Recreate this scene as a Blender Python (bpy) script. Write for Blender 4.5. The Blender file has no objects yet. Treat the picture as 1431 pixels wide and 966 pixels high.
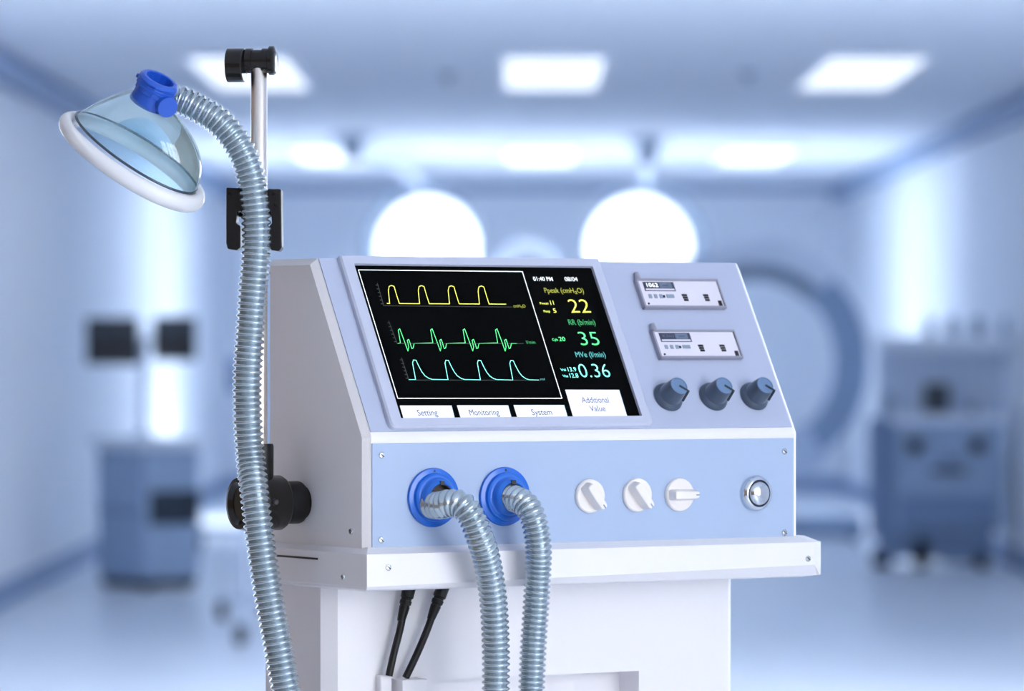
import bpy, bmesh, math, random
from mathutils import Vector, Matrix

random.seed(4)
PI = math.pi
SC = bpy.context.scene
COL = SC.collection

# ------------------------------------------------------------------ camera
W, H, F = 1431.0, 966.0, 6500.0          # frame and focal length in pixels
CAM = Vector((0.0, 0.0, 1.30))
TH = math.radians(32.3)                   # the ventilator stands turned by this much
CT, ST = math.cos(TH), math.sin(TH)
D0 = 4.4
PX = D0 / F                               # metres per pixel at the ventilator

def ray(x, y):
    return Vector(((x - W / 2) / F, 1.0, -(y - H / 2) / F))

def at(x, y, depth):                      # pixel -> world point at a distance
    return CAM + ray(x, y) * depth

ROOT = at(518.5, 765.7, D0); ROOT.z = 0.0
def w2l(p):
    d = p - ROOT
    return Vector((d.x * CT + d.y * ST, -d.x * ST + d.y * CT, d.z))
def l2w(p):
    return Vector((p[0] * CT - p[1] * ST + ROOT.x, p[0] * ST + p[1] * CT + ROOT.y, p[2]))
def ldir(d):
    return Vector((d.x * CT + d.y * ST, -d.x * ST + d.y * CT, d.z))
def hit(x, y, p0, n):                     # ray / plane in the ventilator's own frame
    o, d = w2l(CAM), ldir(ray(x, y))
    t = (Vector(p0) - o).dot(Vector(n)) / d.dot(Vector(n))
    return o + d * t
def onv(x, y, v=0.0): return hit(x, y, (0, v, 0), (0, 1, 0))
def onu(x, y, u=0.0): return hit(x, y, (u, 0, 0), (1, 0, 0))

# ------------------------------------------------------------------ colours and materials
def lin(c):
    return c / 12.92 if c <= 0.04045 else ((c + 0.055) / 1.055) ** 2.4
def rgb(r, g, b):
    return (lin(r / 255), lin(g / 255), lin(b / 255), 1.0)

MATS = {}
def mat(name, col, rough=0.5, metal=0.0, spec=0.5, emit=0.0, coat=0.0, bump=0.0, scale=60.0, var=0.0):
    m = bpy.data.materials.new(name); m.use_nodes = True
    nt = m.node_tree; b = nt.nodes['Principled BSDF']
    b.inputs['Base Color'].default_value = col
    b.inputs['Roughness'].default_value = rough
    b.inputs['Metallic'].default_value = metal
    b.inputs['Specular IOR Level'].default_value = spec
    b.inputs['Coat Weight'].default_value = coat
    b.inputs['Coat Roughness'].default_value = 0.08
    if emit:
        b.inputs['Emission Color'].default_value = col
        b.inputs['Emission Strength'].default_value = emit
    if bump or var:
        tc = nt.nodes.new('ShaderNodeTexCoord'); nz = nt.nodes.new('ShaderNodeTexNoise')
        nz.inputs['Scale'].default_value = scale; nz.inputs['Detail'].default_value = 4
        nt.links.new(tc.outputs['Object'], nz.inputs['Vector'])
        if bump:
            bp = nt.nodes.new('ShaderNodeBump'); bp.inputs['Strength'].default_value = bump
            bp.inputs['Distance'].default_value = 0.002
            nt.links.new(nz.outputs['Fac'], bp.inputs['Height']); nt.links.new(bp.outputs['Normal'], b.inputs['Normal'])
        if var:
            mx = nt.nodes.new('ShaderNodeMix'); mx.data_type = 'RGBA'
            mx.inputs['A'].default_value = col
            mx.inputs['B'].default_value = tuple(c * (1 - var) for c in col[:3]) + (1,)
            nt.links.new(nz.outputs['Fac'], mx.inputs['Factor']); nt.links.new(mx.outputs['Result'], b.inputs['Base Color'])
    MATS[name] = m
    return m

WHITE = mat('white_plastic', (0.80, 0.78, 0.80, 1), 0.42, bump=0.03, scale=500)
CREAM = mat('cream_plastic', (0.82, 0.77, 0.74, 1), 0.4)
CONSOLE = mat('console_lavender', rgb(176, 184, 207), 0.45)
BEZEL = mat('bezel_lavender', rgb(188, 193, 212), 0.35)
PANEL = mat('panel_blue', rgb(164, 182, 210), 0.5, bump=0.02, scale=400)
SCREEN = mat('screen_black', (0.0015, 0.0018, 0.002, 1), 0.3, spec=0.03)
LCDLIT = mat('screen_white', (0.50, 0.52, 0.545, 1), 0.4, emit=0.9)
NAVY = mat('navy_print', rgb(40, 58, 130), 0.6)
YELLOW = mat('trace_yellow', rgb(236, 238, 96), 0.5, emit=0.9)
YELLOWD = mat('trace_yellow_dim', rgb(176, 176, 66), 0.5, emit=0.55)
GREEN = mat('trace_green', rgb(92, 236, 140), 0.5, emit=0.9)
GREEND = mat('trace_green_dim', rgb(60, 170, 98), 0.5, emit=0.6)
TEAL = mat('trace_teal', rgb(140, 250, 230), 0.5, emit=0.95)
TEALD = mat('trace_teal_dim', rgb(96, 184, 180), 0.5, emit=0.6)
DIM = mat('trace_grey', rgb(52, 52, 50), 0.5, emit=0.3)
SWHITE = mat('trace_white', rgb(240, 244, 246), 0.5, emit=0.8)
BLUE = mat('port_blue', rgb(20, 102, 204), 0.3, coat=0.2)
BLUE2 = mat('connector_blue', rgb(30, 86, 194), 0.35, coat=0.1)
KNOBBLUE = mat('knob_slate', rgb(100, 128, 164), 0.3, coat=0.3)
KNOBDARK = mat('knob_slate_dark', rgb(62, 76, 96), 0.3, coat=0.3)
STEEL = mat('screw_steel', (0.62, 0.64, 0.66, 1), 0.25, 1.0)
CHROME = mat('chrome', (0.66, 0.69, 0.74, 1), 0.14, 1.0)
DARKGAP = mat('shadow_gap', (0.05, 0.048, 0.046, 1), 0.7)
BLACK = mat('black_plastic', (0.010, 0.010, 0.012, 1), 0.3, spec=0.3)
BLACKM = mat('black_rubber', (0.008, 0.008, 0.009, 1), 0.4, spec=0.3)
BLACKB = mat('black_gloss', (0.010, 0.009, 0.008, 1), 0.16, spec=0.4)
BROWN = mat('port_inner_brown', (0.05, 0.028, 0.022, 1), 0.5)
METERF = mat('meter_frame', rgb(150, 150, 166), 0.4)
METERW = mat('meter_face', rgb(222, 218, 228), 0.45)
LCDG = mat('lcd_slate', rgb(104, 116, 138), 0.35)
LCDD = mat('lcd_slate_dark', rgb(58, 66, 86), 0.35)
POLE = mat('pole_steel', (0.88, 0.80, 0.73, 1), 0.28, 1.0)
TBLUE = mat('button_edge_teal', rgb(20, 110, 150), 0.5, emit=0.4)

def hose_mat(name, col):
    m = bpy.data.materials.new(name); m.use_nodes = True
    nt = m.node_tree; b = nt.nodes['Principled BSDF']
    b.inputs['Base Color'].default_value = col
    b.inputs['Roughness'].default_value = 0.2
    b.inputs['Metallic'].default_value = 0.72
    b.inputs['Coat Weight'].default_value = 1.0
    b.inputs['Coat Roughness'].default_value = 0.06
    return m
HOSE = hose_mat('hose_grey_clear', rgb(172, 186, 194))

def clear_mat(name, tint, body, f_body, rough=0.05, ior=1.5, back=0.45):
    m = bpy.data.materials.new(name); m.use_nodes = True
    nt = m.node_tree; nt.nodes.clear()
    out = nt.nodes.new('ShaderNodeOutputMaterial')
    tr = nt.nodes.new('ShaderNodeBsdfTransparent'); tr.inputs['Color'].default_value = tint
    df = nt.nodes.new('ShaderNodeBsdfDiffuse'); df.inputs['Color'].default_value = body
    tl = nt.nodes.new('ShaderNodeBsdfTranslucent'); tl.inputs['Color'].default_value = body
    dm = nt.nodes.new('ShaderNodeMixShader'); dm.inputs[0].default_value = back
    nt.links.new(df.outputs[0], dm.inputs[1]); nt.links.new(tl.outputs[0], dm.inputs[2])
    m1 = nt.nodes.new('ShaderNodeMixShader'); m1.inputs[0].default_value = f_body
    nt.links.new(tr.outputs[0], m1.inputs[1]); nt.links.new(dm.outputs[0], m1.inputs[2])
    gl = nt.nodes.new('ShaderNodeBsdfGlossy'); gl.inputs['Roughness'].default_value = rough
    fr = nt.nodes.new('ShaderNodeFresnel'); fr.inputs['IOR'].default_value = ior
    m2 = nt.nodes.new('ShaderNodeMixShader')
    nt.links.new(fr.outputs[0], m2.inputs[0]); nt.links.new(m1.outputs[0], m2.inputs[1]); nt.links.new(gl.outputs[0], m2.inputs[2])
    nt.links.new(m2.outputs[0], out.inputs['Surface'])
    return m
SHELL = clear_mat('mask_clear_blue', (0.78, 0.93, 1.0, 1), (0.46, 0.85, 1.0, 1), 0.20, 0.03, 1.65, 0.25)
CUSH = clear_mat('mask_cushion', (0.97, 0.98, 1.0, 1), (0.98, 0.98, 1.0, 1), 0.80, 0.15, 1.45, 0.08)

# room
WALLM = mat('wall_paint_blue', rgb(236, 240, 246), 0.7, var=0.04, scale=0.6)
CEILM = mat('ceiling_paint', rgb(226, 231, 239), 0.8, var=0.05, scale=0.5)
FLOORM = mat('vinyl_floor', rgb(228, 234, 242), 0.28, var=0.08, scale=0.8, spec=0.5)
TRIMM = mat('trim_blue', rgb(138, 158, 188), 0.6)
BEIGE = mat('wall_paint_beige', (0.27, 0.195, 0.145, 1), 0.75)
LAMP = mat('light_panel', (0.93, 0.97, 1.0, 1), 0.5, emit=0.72)
LENS = mat('surgical_lens', (0.95, 0.98, 1.0, 1), 0.5, emit=1.35)
EWHITE = mat('equipment_white', rgb(226, 232, 242), 0.45)
EPALE = mat('equipment_pale', rgb(200, 212, 230), 0.5)
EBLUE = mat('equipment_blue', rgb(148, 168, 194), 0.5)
EBLUED = mat('equipment_deep_blue', rgb(112, 134, 166), 0.5)
EDARK = mat('equipment_dark', rgb(38, 48, 60), 0.4)
EBLACK = mat('equipment_black', rgb(14, 18, 24), 0.4)
EGREY = mat('equipment_grey', rgb(142, 156, 174), 0.5)

# ------------------------------------------------------------------ mesh builder
class MB:
    def __init__(s): s.v, s.f, s.m, s.mats = [], [], [], []
    def mi(s, m):
        if m not in s.mats: s.mats.append(m)
        return s.mats.index(m)
    def add(s, vs, fs, m):
        b = len(s.v); k = s.mi(m)
        s.v += [Vector(p) for p in vs]
        for f in fs: s.f.append([b + i for i in f]); s.m.append(k)
        return s
    def box(s, lo, hi, m, M=None):
        (a, b, c), (d, e, f) = lo, hi
        vs = [Vector(p) for p in ((a,b,c),(d,b,c),(d,e,c),(a,e,c),(a,b,f),(d,b,f),(d,e,f),(a,e,f))]
        if M is not None: vs = [M @ p for p in vs]
        return s.add(vs, [(0,3,2,1),(4,5,6,7),(0,1,5,4),(1,2,6,5),(2,3,7,6),(3,0,4,7)], m)
    def prism(s, pts, n, m):              # polygon of 3-D points pushed along vector n
        k = len(pts); n = Vector(n)
        vs = [Vector(p) for p in pts] + [Vector(p) + n for p in pts]
        fs = [tuple(range(k))[::-1], tuple(range(k, 2 * k))]
        fs += [(i, (i + 1) % k, k + (i + 1) % k, k + i) for i in range(k)]
        return s.add(vs, fs, m)
    def lathe(s, prof, o, ax, m, n=40, up=None):   # prof: (radius, height) along ax
        o, ax = Vector(o), Vector(ax).normalized()
        up = Vector(up) if up else (Vector((0, 0, 1)) if abs(ax.z) < 0.9 else Vector((1, 0, 0)))
        e1 = (up - ax * up.dot(ax)).normalized(); e2 = ax.cross(e1)
        vs = []; fs = []
        for r, h in prof:
            for k in range(n):
                a = 2 * PI * k / n
                vs.append(o + ax * h + (e1 * math.cos(a) + e2 * math.sin(a)) * max(r, 1e-5))
        for i in range(len(prof) - 1):
            for k in range(n):
                fs.append((i*n + k, i*n + (k+1) % n, (i+1)*n + (k+1) % n, (i+1)*n + k))
        fs.append(tuple(range(n))[::-1])
        L = (len(prof) - 1) * n
        fs.append(tuple(range(L, L + n)))
        return s.add(vs, fs, m)
    def tube(s, path, rad, m, n=16):      # path of points, rad number or list
        P = [Vector(p) for p in path]; R = rad if isinstance(rad, (list, tuple)) else [rad] * len(P)
        T = [(P[min(i+1, len(P)-1)] - P[max(i-1, 0)]).normalized() for i in range(len(P))]
        ref = Vector((0, 0, 1)) if abs(T[0].z) < 0.9 else Vector((1, 0, 0))
        e1 = (ref - T[0] * ref.dot(T[0])).normalized()
        vs = []; fs = []
        for i, p in enumerate(P):
            e1 = (e1 - T[i] * e1.dot(T[i])).normalized(); e2 = T[i].cross(e1)
            for k in range(n):
                a = 2 * PI * k / n
                vs.append(p + (e1 * math.cos(a) + e2 * math.sin(a)) * R[i])
        for i in range(len(P) - 1):
            for k in range(n):
                fs.append((i*n + k, i*n + (k+1) % n, (i+1)*n + (k+1) % n, (i+1)*n + k))
        fs.append(tuple(range(n))[::-1]); L = (len(P) - 1) * n
        fs.append(tuple(range(L, L + n)))
        return s.add(vs, fs, m)
    def obj(s, name, parent=None, bevel=0.0, seg=2, smooth=None, loc=None):
        me = bpy.data.meshes.new(name)
        vs = s.v if loc is None else [p - Vector(loc) for p in s.v]
        me.from_pydata([tuple(p) for p in vs], [], s.f)
        for m in s.mats: me.materials.append(m)
        me.polygons.foreach_set('material_index', s.m)
        bm = bmesh.new(); bm.from_mesh(me); bmesh.ops.recalc_face_normals(bm, faces=bm.faces)
        bm.to_mesh(me); bm.free()
        if smooth is not None:
            me.shade_smooth(); me.set_sharp_from_angle(angle=math.radians(smooth))
        o = bpy.data.objects.new(name, me); COL.objects.link(o)
        if loc is not None: o.location = loc
        if parent is not None: o.parent = parent
        if bevel:
            b = o.modifiers.new('bevel', 'BEVEL'); b.width = bevel; b.segments = seg
            b.limit_method = 'ANGLE'; b.angle_limit = math.radians(35)
            if smooth is None:
                me.shade_smooth(); me.set_sharp_from_angle(angle=math.radians(35)); b.harden_normals = True
        return o

def empty(name, loc, rz=0.0):
    o = bpy.data.objects.new(name, None); COL.objects.link(o)
    o.empty_display_size = 0.05
    o.location = loc; o.rotation_euler = (0, 0, rz)
    return o
def tag(o, label, cat, group=None, kind=None):
    o['label'] = label; o['category'] = cat
    if group: o['group'] = group
    if kind: o['kind'] = kind
    return o
def struct(o): o['kind'] = 'structure'; return o

def spline(pts, step):                    # Catmull-Rom through points, even steps
    P = [Vector(p) for p in pts]; P = [P[0] * 2 - P[1]] + P + [P[-1] * 2 - P[-2]]
    fine = []
    for i in range(1, len(P) - 2):
        a, b, c, d = P[i-1:i+3]
        for k in range(40):
            t = k / 40
            fine.append(0.5 * ((2*b) + (c-a)*t + (2*a-5*b+4*c-d)*t*t + (-a+3*b-3*c+d)*t**3))
    fine.append(P[-2])
    out = [fine[0]]; acc = 0.0
    for i in range(1, len(fine)):
        a, b = fine[i-1], fine[i]; L = (b-a).length
        while acc + L >= step:
            a = a + (b - a) * ((step - acc) / L); out.append(a.copy()); L = (b-a).length; acc = 0.0
        acc += L
    return out

def text_mesh(txt, bold=0.0):             # outline of a line of text, (verts, faces, width, cap height)
    c = bpy.data.curves.new('t', 'FONT'); c.body = txt; c.size = 1.0; c.offset = bold; c.resolution_u = 4
    o = bpy.data.objects.new('t', c); COL.objects.link(o)
    dg = bpy.context.evaluated_depsgraph_get(); ev = o.evaluated_get(dg); me = ev.to_mesh()
    vs = [v.co.copy() for v in me.vertices]; fs = [tuple(p.vertices) for p in me.polygons]
    ev.to_mesh_clear(); bpy.data.objects.remove(o); bpy.data.curves.remove(c)
    return vs, fs
_cap = {}
def cap_height():
    if 'c' not in _cap:
        vs, _ = text_mesh('H'); _cap['c'] = max(v.y for v in vs)
    return _cap['c']

# ------------------------------------------------------------------ ventilator
vent = empty('ventilator', ROOT, TH)
tag(vent, 'white medical ventilator with slanted black waveform screen and blue front panel', 'ventilator')

Z0 = onv(518.5, 765.7).z
P620 = onu(519, 620)
PB = onu(515.3, 598)
PT = onu(444, 361)
PANR = onv(1110, 616.2).x                 # right end of the front plane
ZTOP = PT.z
CH = 0.0064
VBACK = onu(373, 600, -CH).y
tdir = (PT - PB); tdir.x = 0; tdir.normalize()           # up the slope
nS = Vector((0, -tdir.z, tdir.y))                          # outwards from the slope
if nS.y > 0: nS = -nS
def sp(x, y, off=0.0): return hit(x, y, PB + nS * off, nS)
def s2(x, y):                                              # slope coordinates (u, t)
    p = sp(x, y); return p.x, (p - PB).dot(tdir)
def sl(u, t, off=0.0): return Vector((u, PB.y, PB.z)) + tdir * t + nS * off
TT = (PT - PB).dot(tdir)

# body: profile lofted along the width, chamfered towards both sides
c1 = P620.lerp(PB, 0.5); c1 = Vector((0, c1.y - 0.0016, c1.z))
prof = [(0, Z0 - 0.004), (0, P620.z), (P620.y * .5 + c1.y * .5 - .0003, P620.z * .5 + c1.z * .5), (c1.y, c1.z), (PB.y, PB.z), (PT.y, ZTOP), (VBACK, ZTOP), (VBACK, Z0 - 0.004)]
def inset(pr, d):
    n = len(pr); out = []
    for i in range(n):
        p0, p1, p2 = Vector(pr[i-1]), Vector(pr[i]), Vector(pr[(i+1) % n])
        a = (p1 - p0).normalized(); b = (p2 - p1).normalized()
        na, nb = Vector((-a.y, a.x)), Vector((-b.y, b.x))
        bis = (na + nb).normalized(); k = d / max(0.4, bis.dot(na))
        out.append(p1 - bis * k * INS)
    return out
cen = Vector((0.1, (Z0 + ZTOP) / 2))
INS = 1
tst = inset(prof, CH)
if (tst[0] - cen).length > (Vector(prof[0]) - cen).length: INS = -1
pin = inset(prof, CH)
pin[0].y = prof[0][1]; pin[-1].y = prof[-1][1]
mb = MB(); n = len(prof)
vs = []
for u, pr in ((-CH, pin), (0, prof), (PANR, prof), (PANR + CH, pin)):
    vs += [(u, p[0], p[1]) for p in pr]
fs = [tuple(range(n))[::-1], tuple(range(3*n, 4*n))]
for k in range(3):
    fs += [(k*n + i, k*n + (i+1) % n, (k+1)*n + (i+1) % n, (k+1)*n + i) for i in range(n)]
mb.add(vs, fs, WHITE)
mb.obj('housing', vent, smooth=28)

# console plate to the right of the screen and the screen bezel
def plate(mb, pts, h, m, h0=0.0):
    lo = [sl(u, t, h0) for u, t in pts]
    mb.prism(lo, nS * (h - h0), m)
cu1, _ = s2(1029.5, 370); cuR = min(s2(1106, 597)[0], PANR - 0.0003)
cu0, _ = s2(833, 366)
_, tb = s2(1000, 598.8)
mb = MB(); plate(mb, [(s2(480,480)[0] + .0, tb), (cuR, tb), (cuR, TT - .0006), (s2(480,480)[0], TT - .0006)], 0.0012, CONSOLE)
mb.obj('console_panel', vent, bevel=0.0004)

bu0 = s2(470.5, 363)[0]; bu1 = s2(832.5, 366)[0]; _, bt0 = s2(720, 600.8)
bt1 = TT - 0.0003
su0 = (s2(490, 374)[0] + s2(555.5, 589)[0]) / 2; su1 = (s2(824.5, 377.7)[0] + s2(891.3, 587.4)[0]) / 2
st1 = s2(657, 375.8)[1]; st0 = s2(723, 588.2)[1]
mb = MB()
def rrect(u0, t0, u1, t1, r, k=6, corners=(1, 1, 1, 1)):
    out = []
    for i, (cx, cy, a) in enumerate(((u0 + r, t0 + r, PI), (u1 - r, t0 + r, 1.5*PI), (u1 - r, t1 - r, 0), (u0 + r, t1 - r, .5*PI))):
        rr = r if corners[i] else 0.0003
        cx = (u0 + rr) if i in (0, 3) else (u1 - rr); cy = (t0 + rr) if i in (0, 1) else (t1 - rr)
        out += [(cx + rr*math.cos(a + .5*PI*j/k), cy + rr*math.sin(a + .5*PI*j/k)) for j in range(k + 1)]
    return out
BH = 0.0075
outer = rrect(bu0, bt0, bu1, bt1, 0.006, corners=(1, .4, 0, 0)); N = len(outer)
outer_in = rrect(bu0 + .0018, bt0 + .0018, bu1 - .0018, bt1 - .0012, 0.005, corners=(1, 1, 0, 0))
inner = rrect(su0, st0, su1, st1, 0.0008)
loops = [[sl(u, t, 0.001) for u, t in outer], [sl(u, t, BH - .0018) for u, t in outer], [sl(u, t, BH) for u, t in outer_in],
         [sl(u, t, BH) for u, t in inner], [sl(u, t, BH - .0045) for u, t in inner]]
vs = sum(loops, []); fs = []
for k in range(4): fs += [(k*N + i, k*N + (i+1) % N, (k+1)*N + (i+1) % N, (k+1)*N + i) for i in range(N)]
mb.add(vs, fs, BEZEL); mb.obj('screen_bezel', vent, smooth=30)

SH = BH - 0.0035                           # screen surface height over the slope
mb = MB(); plate(mb, [(su0 - .001, st0 - .001), (su1 + .001, st0 - .001), (su1 + .001, st1 + .001), (su0 - .001, st1 + .001)], SH, SCREEN, 0.0013)
screen = mb.obj('screen', vent)
screen['label'] = 'black screen with coloured waveforms and numbers'

def r2(X, Y): return s2r(470 + X / 3.252, 350 + Y / 3.252)
def s2r(x, y):                             # slope coordinates on the screen surface
    p = hit(x, y, PB + nS * SH, nS); return p.x, (p - PB).dot(tdir)
LIFT = 0.0003
def ribbon(mb, pts, w, m):
    P = [Vector(p) for p in pts]
    for a, b in zip(P, P[1:]):
        d = (b - a)
        if d.length < 1e-7: continue
        d.normalize(); nrm = Vector((-d.y, d.x)) * w / 2; a2 = a - d * w * .3; b2 = b + d * w * .3
        q = [a2 - nrm, b2 - nrm, b2 + nrm, a2 + nrm]
        mb.prism([sl(p.x, p.y, SH + .00002) for p in q], nS * LIFT, m)
def text_on(mb, txt, X0, X1, Y, cap, m, bold=0.0, h=None, raw=False):
    """text between two columns of the close-up, baseline row and capital height"""
    vs, fs = text_mesh(txt, bold)
    x0 = min(v.x for v in vs); x1 = max(v.x for v in vs)
    u0, t0 = r2(X0, Y); u1, _ = r2(X1, Y)
    _, tt = r2(X0 - .33 * cap, Y - cap)
    sx = (u1 - u0) / (x1 - x0); sy = (tt - t0) / cap_height()
    hh = SH + LIFT if h is None else h
    mb.add([sl(u0 + (v.x - x0) * sx, t0 + v.y * sy, hh) for v in vs], fs, m)

def wave(name, pts, m, w=0.00055):
    mb = MB(); ribbon(mb, [r2(*p) for p in pts], w, m); return mb.obj(name, screen)
pts = [(230, 241)]
for k in range(4):
    o = 136 * k * 1.0; e = k * .8
    pts += [(242+o, 242+e), (236+o, 182+e), (240+o, 164+e), (250+o, 160+e), (262+o, 164+e), (274+o, 205+e), (286+o, 242+e), (290+o, 242+e)]
pts += [(770, 245)]
wave('pressure_waveform', pts, YELLOW)
pts = [(280, 424)]
for k in range(4):
    o = 147.3 * k
    pts += [(291+o, 421), (281+o, 362), (288+o, 357), (306+o, 405), (325+o, 458), (329+o, 440), (322+o, 409), (329+o, 405), (343+o, 447), (349+o, 444), (353+o, 424)]
pts += [(820, 424)]
wave('flow_waveform', pts, GREEN)
pts = [(330, 588)]
for k in range(4):
    o = 147.3 * k; e = k * .7
    pts += [(360+o, 588+e), (346+o, 512+e), (350+o, 499+e), (362+o, 500+e), (374+o, 526+e), (388+o, 552+e), (402+o, 570+e), (420+o, 582+e), (436+o, 587+e)]
pts += [(920, 590)]
wave('volume_waveform', pts, TEAL)
wave('graph_frame', [(100, 89), (845, 97), (1025, 673), (279, 673), (100, 89)], SWHITE, 0.0006)
for (a, b, tk) in (((214, 252), (800, 258), (186, 150)), ((275, 424), (850, 424), (238, 322)), ((328, 590), (925, 591), (296, 490))):
    mb = MB(); ribbon(mb, [r2(*a), r2(*b)], .0006, DIM); ribbon(mb, [r2(a[0], a[1] - 4), r2(*tk)], .0006, DIM)
    for q in range(6):
        f = q / 6 + .08; x = tk[0] + (a[0] - tk[0]) * f; y = tk[1] + (a[1] - tk[1]) * f
        ribbon(mb, [r2(x - 8, y), r2(x + 2, y)], .0008, DIM)
    mb.obj('graph_axis', screen)
for t in (('01:40 PM', 897, 985, 139, 18, SWHITE, .004), ('08/04', 1040, 1098, 140, 18, SWHITE, .004),
          ('Ppeak (cmH₂O)', 948, 1125, 193, 22, YELLOWD, 0), ('22', 1068, 1158, 284, 61, YELLOW, -.014),
          ('RR (b/min)', 1058, 1178, 339, 24, GREEND, 0), ('35', 1113, 1200, 432, 61, GREEN, -.014),
          ('MVe (l/min)', 1090, 1225, 486, 24, TEALD, 0), ('0.36', 1112, 1249, 578, 61, TEAL, -.014),
          ('Pmean', 926, 964, 246, 10, YELLOW, 0.004), ('11', 975, 990, 248, 19, YELLOW, 0),
          ('Peep', 943, 972, 282, 10, YELLOW, 0.004), ('5', 988, 1001, 284, 19, YELLOW, 0),
          ('Cyls', 982, 1008, 412, 11, GREEN, 0.004), ('20', 1014, 1042, 413, 19, GREEN, 0),
          ('Vti', 1020, 1044, 549, 11, TEAL, 0.004), ('13.9', 1054, 1092, 551, 19, TEAL, 0),
          ('Vte', 1030, 1054, 577, 11, TEAL, 0.004), ('12.8', 1063, 1101, 579, 19, TEAL, 0),
          ('cmH₂O', 806, 860, 260, 13, YELLOWD, 0), ('l/min', 865, 905, 425, 14, GREEND, 0), ('ml', 928, 948, 591, 10, TEALD, 0)):
    mb = MB(); text_on(mb, t[0], t[1], t[2], t[3], t[4], t[5], t[6])
    mb.obj('readout' if t[5] not in (SWHITE,) else ('clock_readout' if ':' in t[0] else 'date_readout'), screen)
for q, words in ((((288, 706), (523, 706), (541, 774), (308, 774)), (('Setting', 371, 462, 752, 26),)),
                 (((548, 705), (780, 705), (799, 773), (568, 773)), (('Monitoring', 607, 742, 751, 26),)),
                 (((805, 704), (1035, 704), (1055, 771), (826, 771)), (('System', 890, 982, 750, 26),)),
                 (((1040, 634), (1285, 635), (1326, 770), (1080, 771)), (('Additional', 1118, 1240, 694, 26), ('Value', 1155, 1225, 733, 26)))):
    mb = MB(); Q = [r2(*p) for p in q]
    mb.prism([sl(u, t, SH + .00002) for u, t in Q], nS * LIFT, LCDLIT)
    ribbon(mb, [Q[3], Q[2]], .0009, TBLUE); ribbon(mb, [Q[2], Q[1]], .0005, TBLUE)
    for wd in words: text_on(mb, *wd, NAVY, 0.0, SH + LIFT * 1.7)
    mb.obj('soft_button', screen)

# two small meters on the console
def meter(c, digits):
    TL, TR, BR, BL = c
    u0 = (s2(*TL)[0] + s2(*BL)[0]) / 2; u1 = (s2(*TR)[0] + s2(*BR)[0]) / 2
    t1 = (s2(*TL)[1] + s2(*TR)[1]) / 2; t0 = (s2(*BL)[1] + s2(*BR)[1]) / 2
    w, h = u1 - u0, t1 - t0
    B0, B1 = 0.0012, 0.0068
    mb = MB()
    e = .0022
    for (a, b, c_, d) in ((0, 0, w, e), (0, h - e, w, h), (0, 0, e, h), (w - e * .7, 0, w, h)):
        plate(mb, [(u0 + a, t0 + b), (u0 + c_, t0 + b), (u0 + c_, t0 + d), (u0 + a, t0 + d)], B1, METERF, B0)
    root = mb.obj('meter', vent, bevel=0.0004)
    mb = MB(); plate(mb, [(u0 + e, t0 + e), (u1 - e, t0 + e), (u1 - e, t1 - e), (u0 + e, t1 - e)], B1 - .0014, METERW, B0)
    mb.obj('meter_face', root)
    FZ = B1 - .0014
    def R(a, b, c_, d, m, hh=.0006, mbx=None):   # a..d fractions of width / height from the lower left
        q = [(u0 + a*w, t0 + b*h), (u0 + c_*w, t0 + b*h), (u0 + c_*w, t0 + d*h), (u0 + a*w, t0 + d*h)]
        plate(mbx, q, FZ + hh, m, FZ)
    mb = MB(); R(.075, .58, .445, .89, LCDD, .0005, mb); R(.085, .60, .43, .655, METERW, .0008, mb)
    R(.085, .67, .25, .87, LCDD, .0009, mb); R(.262, .67, .41, .86, LCDG, .0009, mb); R(.30, .755, .37, .775, LCDD, .0011, mb)
    vs, fs = text_mesh(digits, 0.012 if digits == '1062' else 0); x0 = min(v.x for v in vs); x1 = max(v.x for v in vs)
    a, b = u0 + .105*w, u0 + .243*w; hh = .13*h if digits == '1062' else .08*h
    mb.add([sl(a + (v.x - x0)/(x1 - x0)*(b - a), t0 + (.705 if digits == '1062' else .73)*h + v.y/cap_height()*hh, FZ + .0012) for v in vs], fs, SWHITE if digits == '1062' else LCDG)
    mb.obj('display', root)
    for k in range(3):
        mb = MB(); x = .095 + .065 * k; R(x, .33, x + .036, .46, EGREY, .0008, mb); mb.obj('key', root)
    mb = MB(); R(.268, .35, .288, .43, EBLACK, .0008, mb); mb.obj('indicator', root)
    mb = MB(); R(.31, .34, .40, .46, EGREY, .001, mb); mb.obj('rocker_switch', root, bevel=.0003)
    for x in (.505, .765):
        mb = MB()
        for k in range(3):
            y = .24 + .085 * k; R(x - .004*k + .004, y, x + .056, y + .062, EBLACK, .0007, mb)
        mb.obj('vent_slots', root)
    mb = MB(); R(.918, .05, .957, .25, EBLACK, .0012, mb); mb.obj('power_switch', root, bevel=.0003)
    p = sl(u0 + .065*w, t0 + .14*h, FZ); mb = MB(); mb.lathe([(0.0011, 0), (0.0011, .0006)], p, nS, EBLACK, 12); mb.obj('jack', root)
    mb = MB(); q0 = sl(u0 + .045*w, t1 - .001, .0042)
    mb.lathe([(.0032, 0), (.0032, .005), (.0028, .0052), (.0028, .0085)], q0, tdir, METERF, 16)
    mb.obj('antenna_stub', root, smooth=40)
meter(((884.5, 394), (998, 394.6), (1012, 434.7), (896.8, 434)), '1062')
meter(((906, 465), (1021.5, 465.6), (1035, 505), (919.3, 504.4)), '8.2m2')

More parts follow.
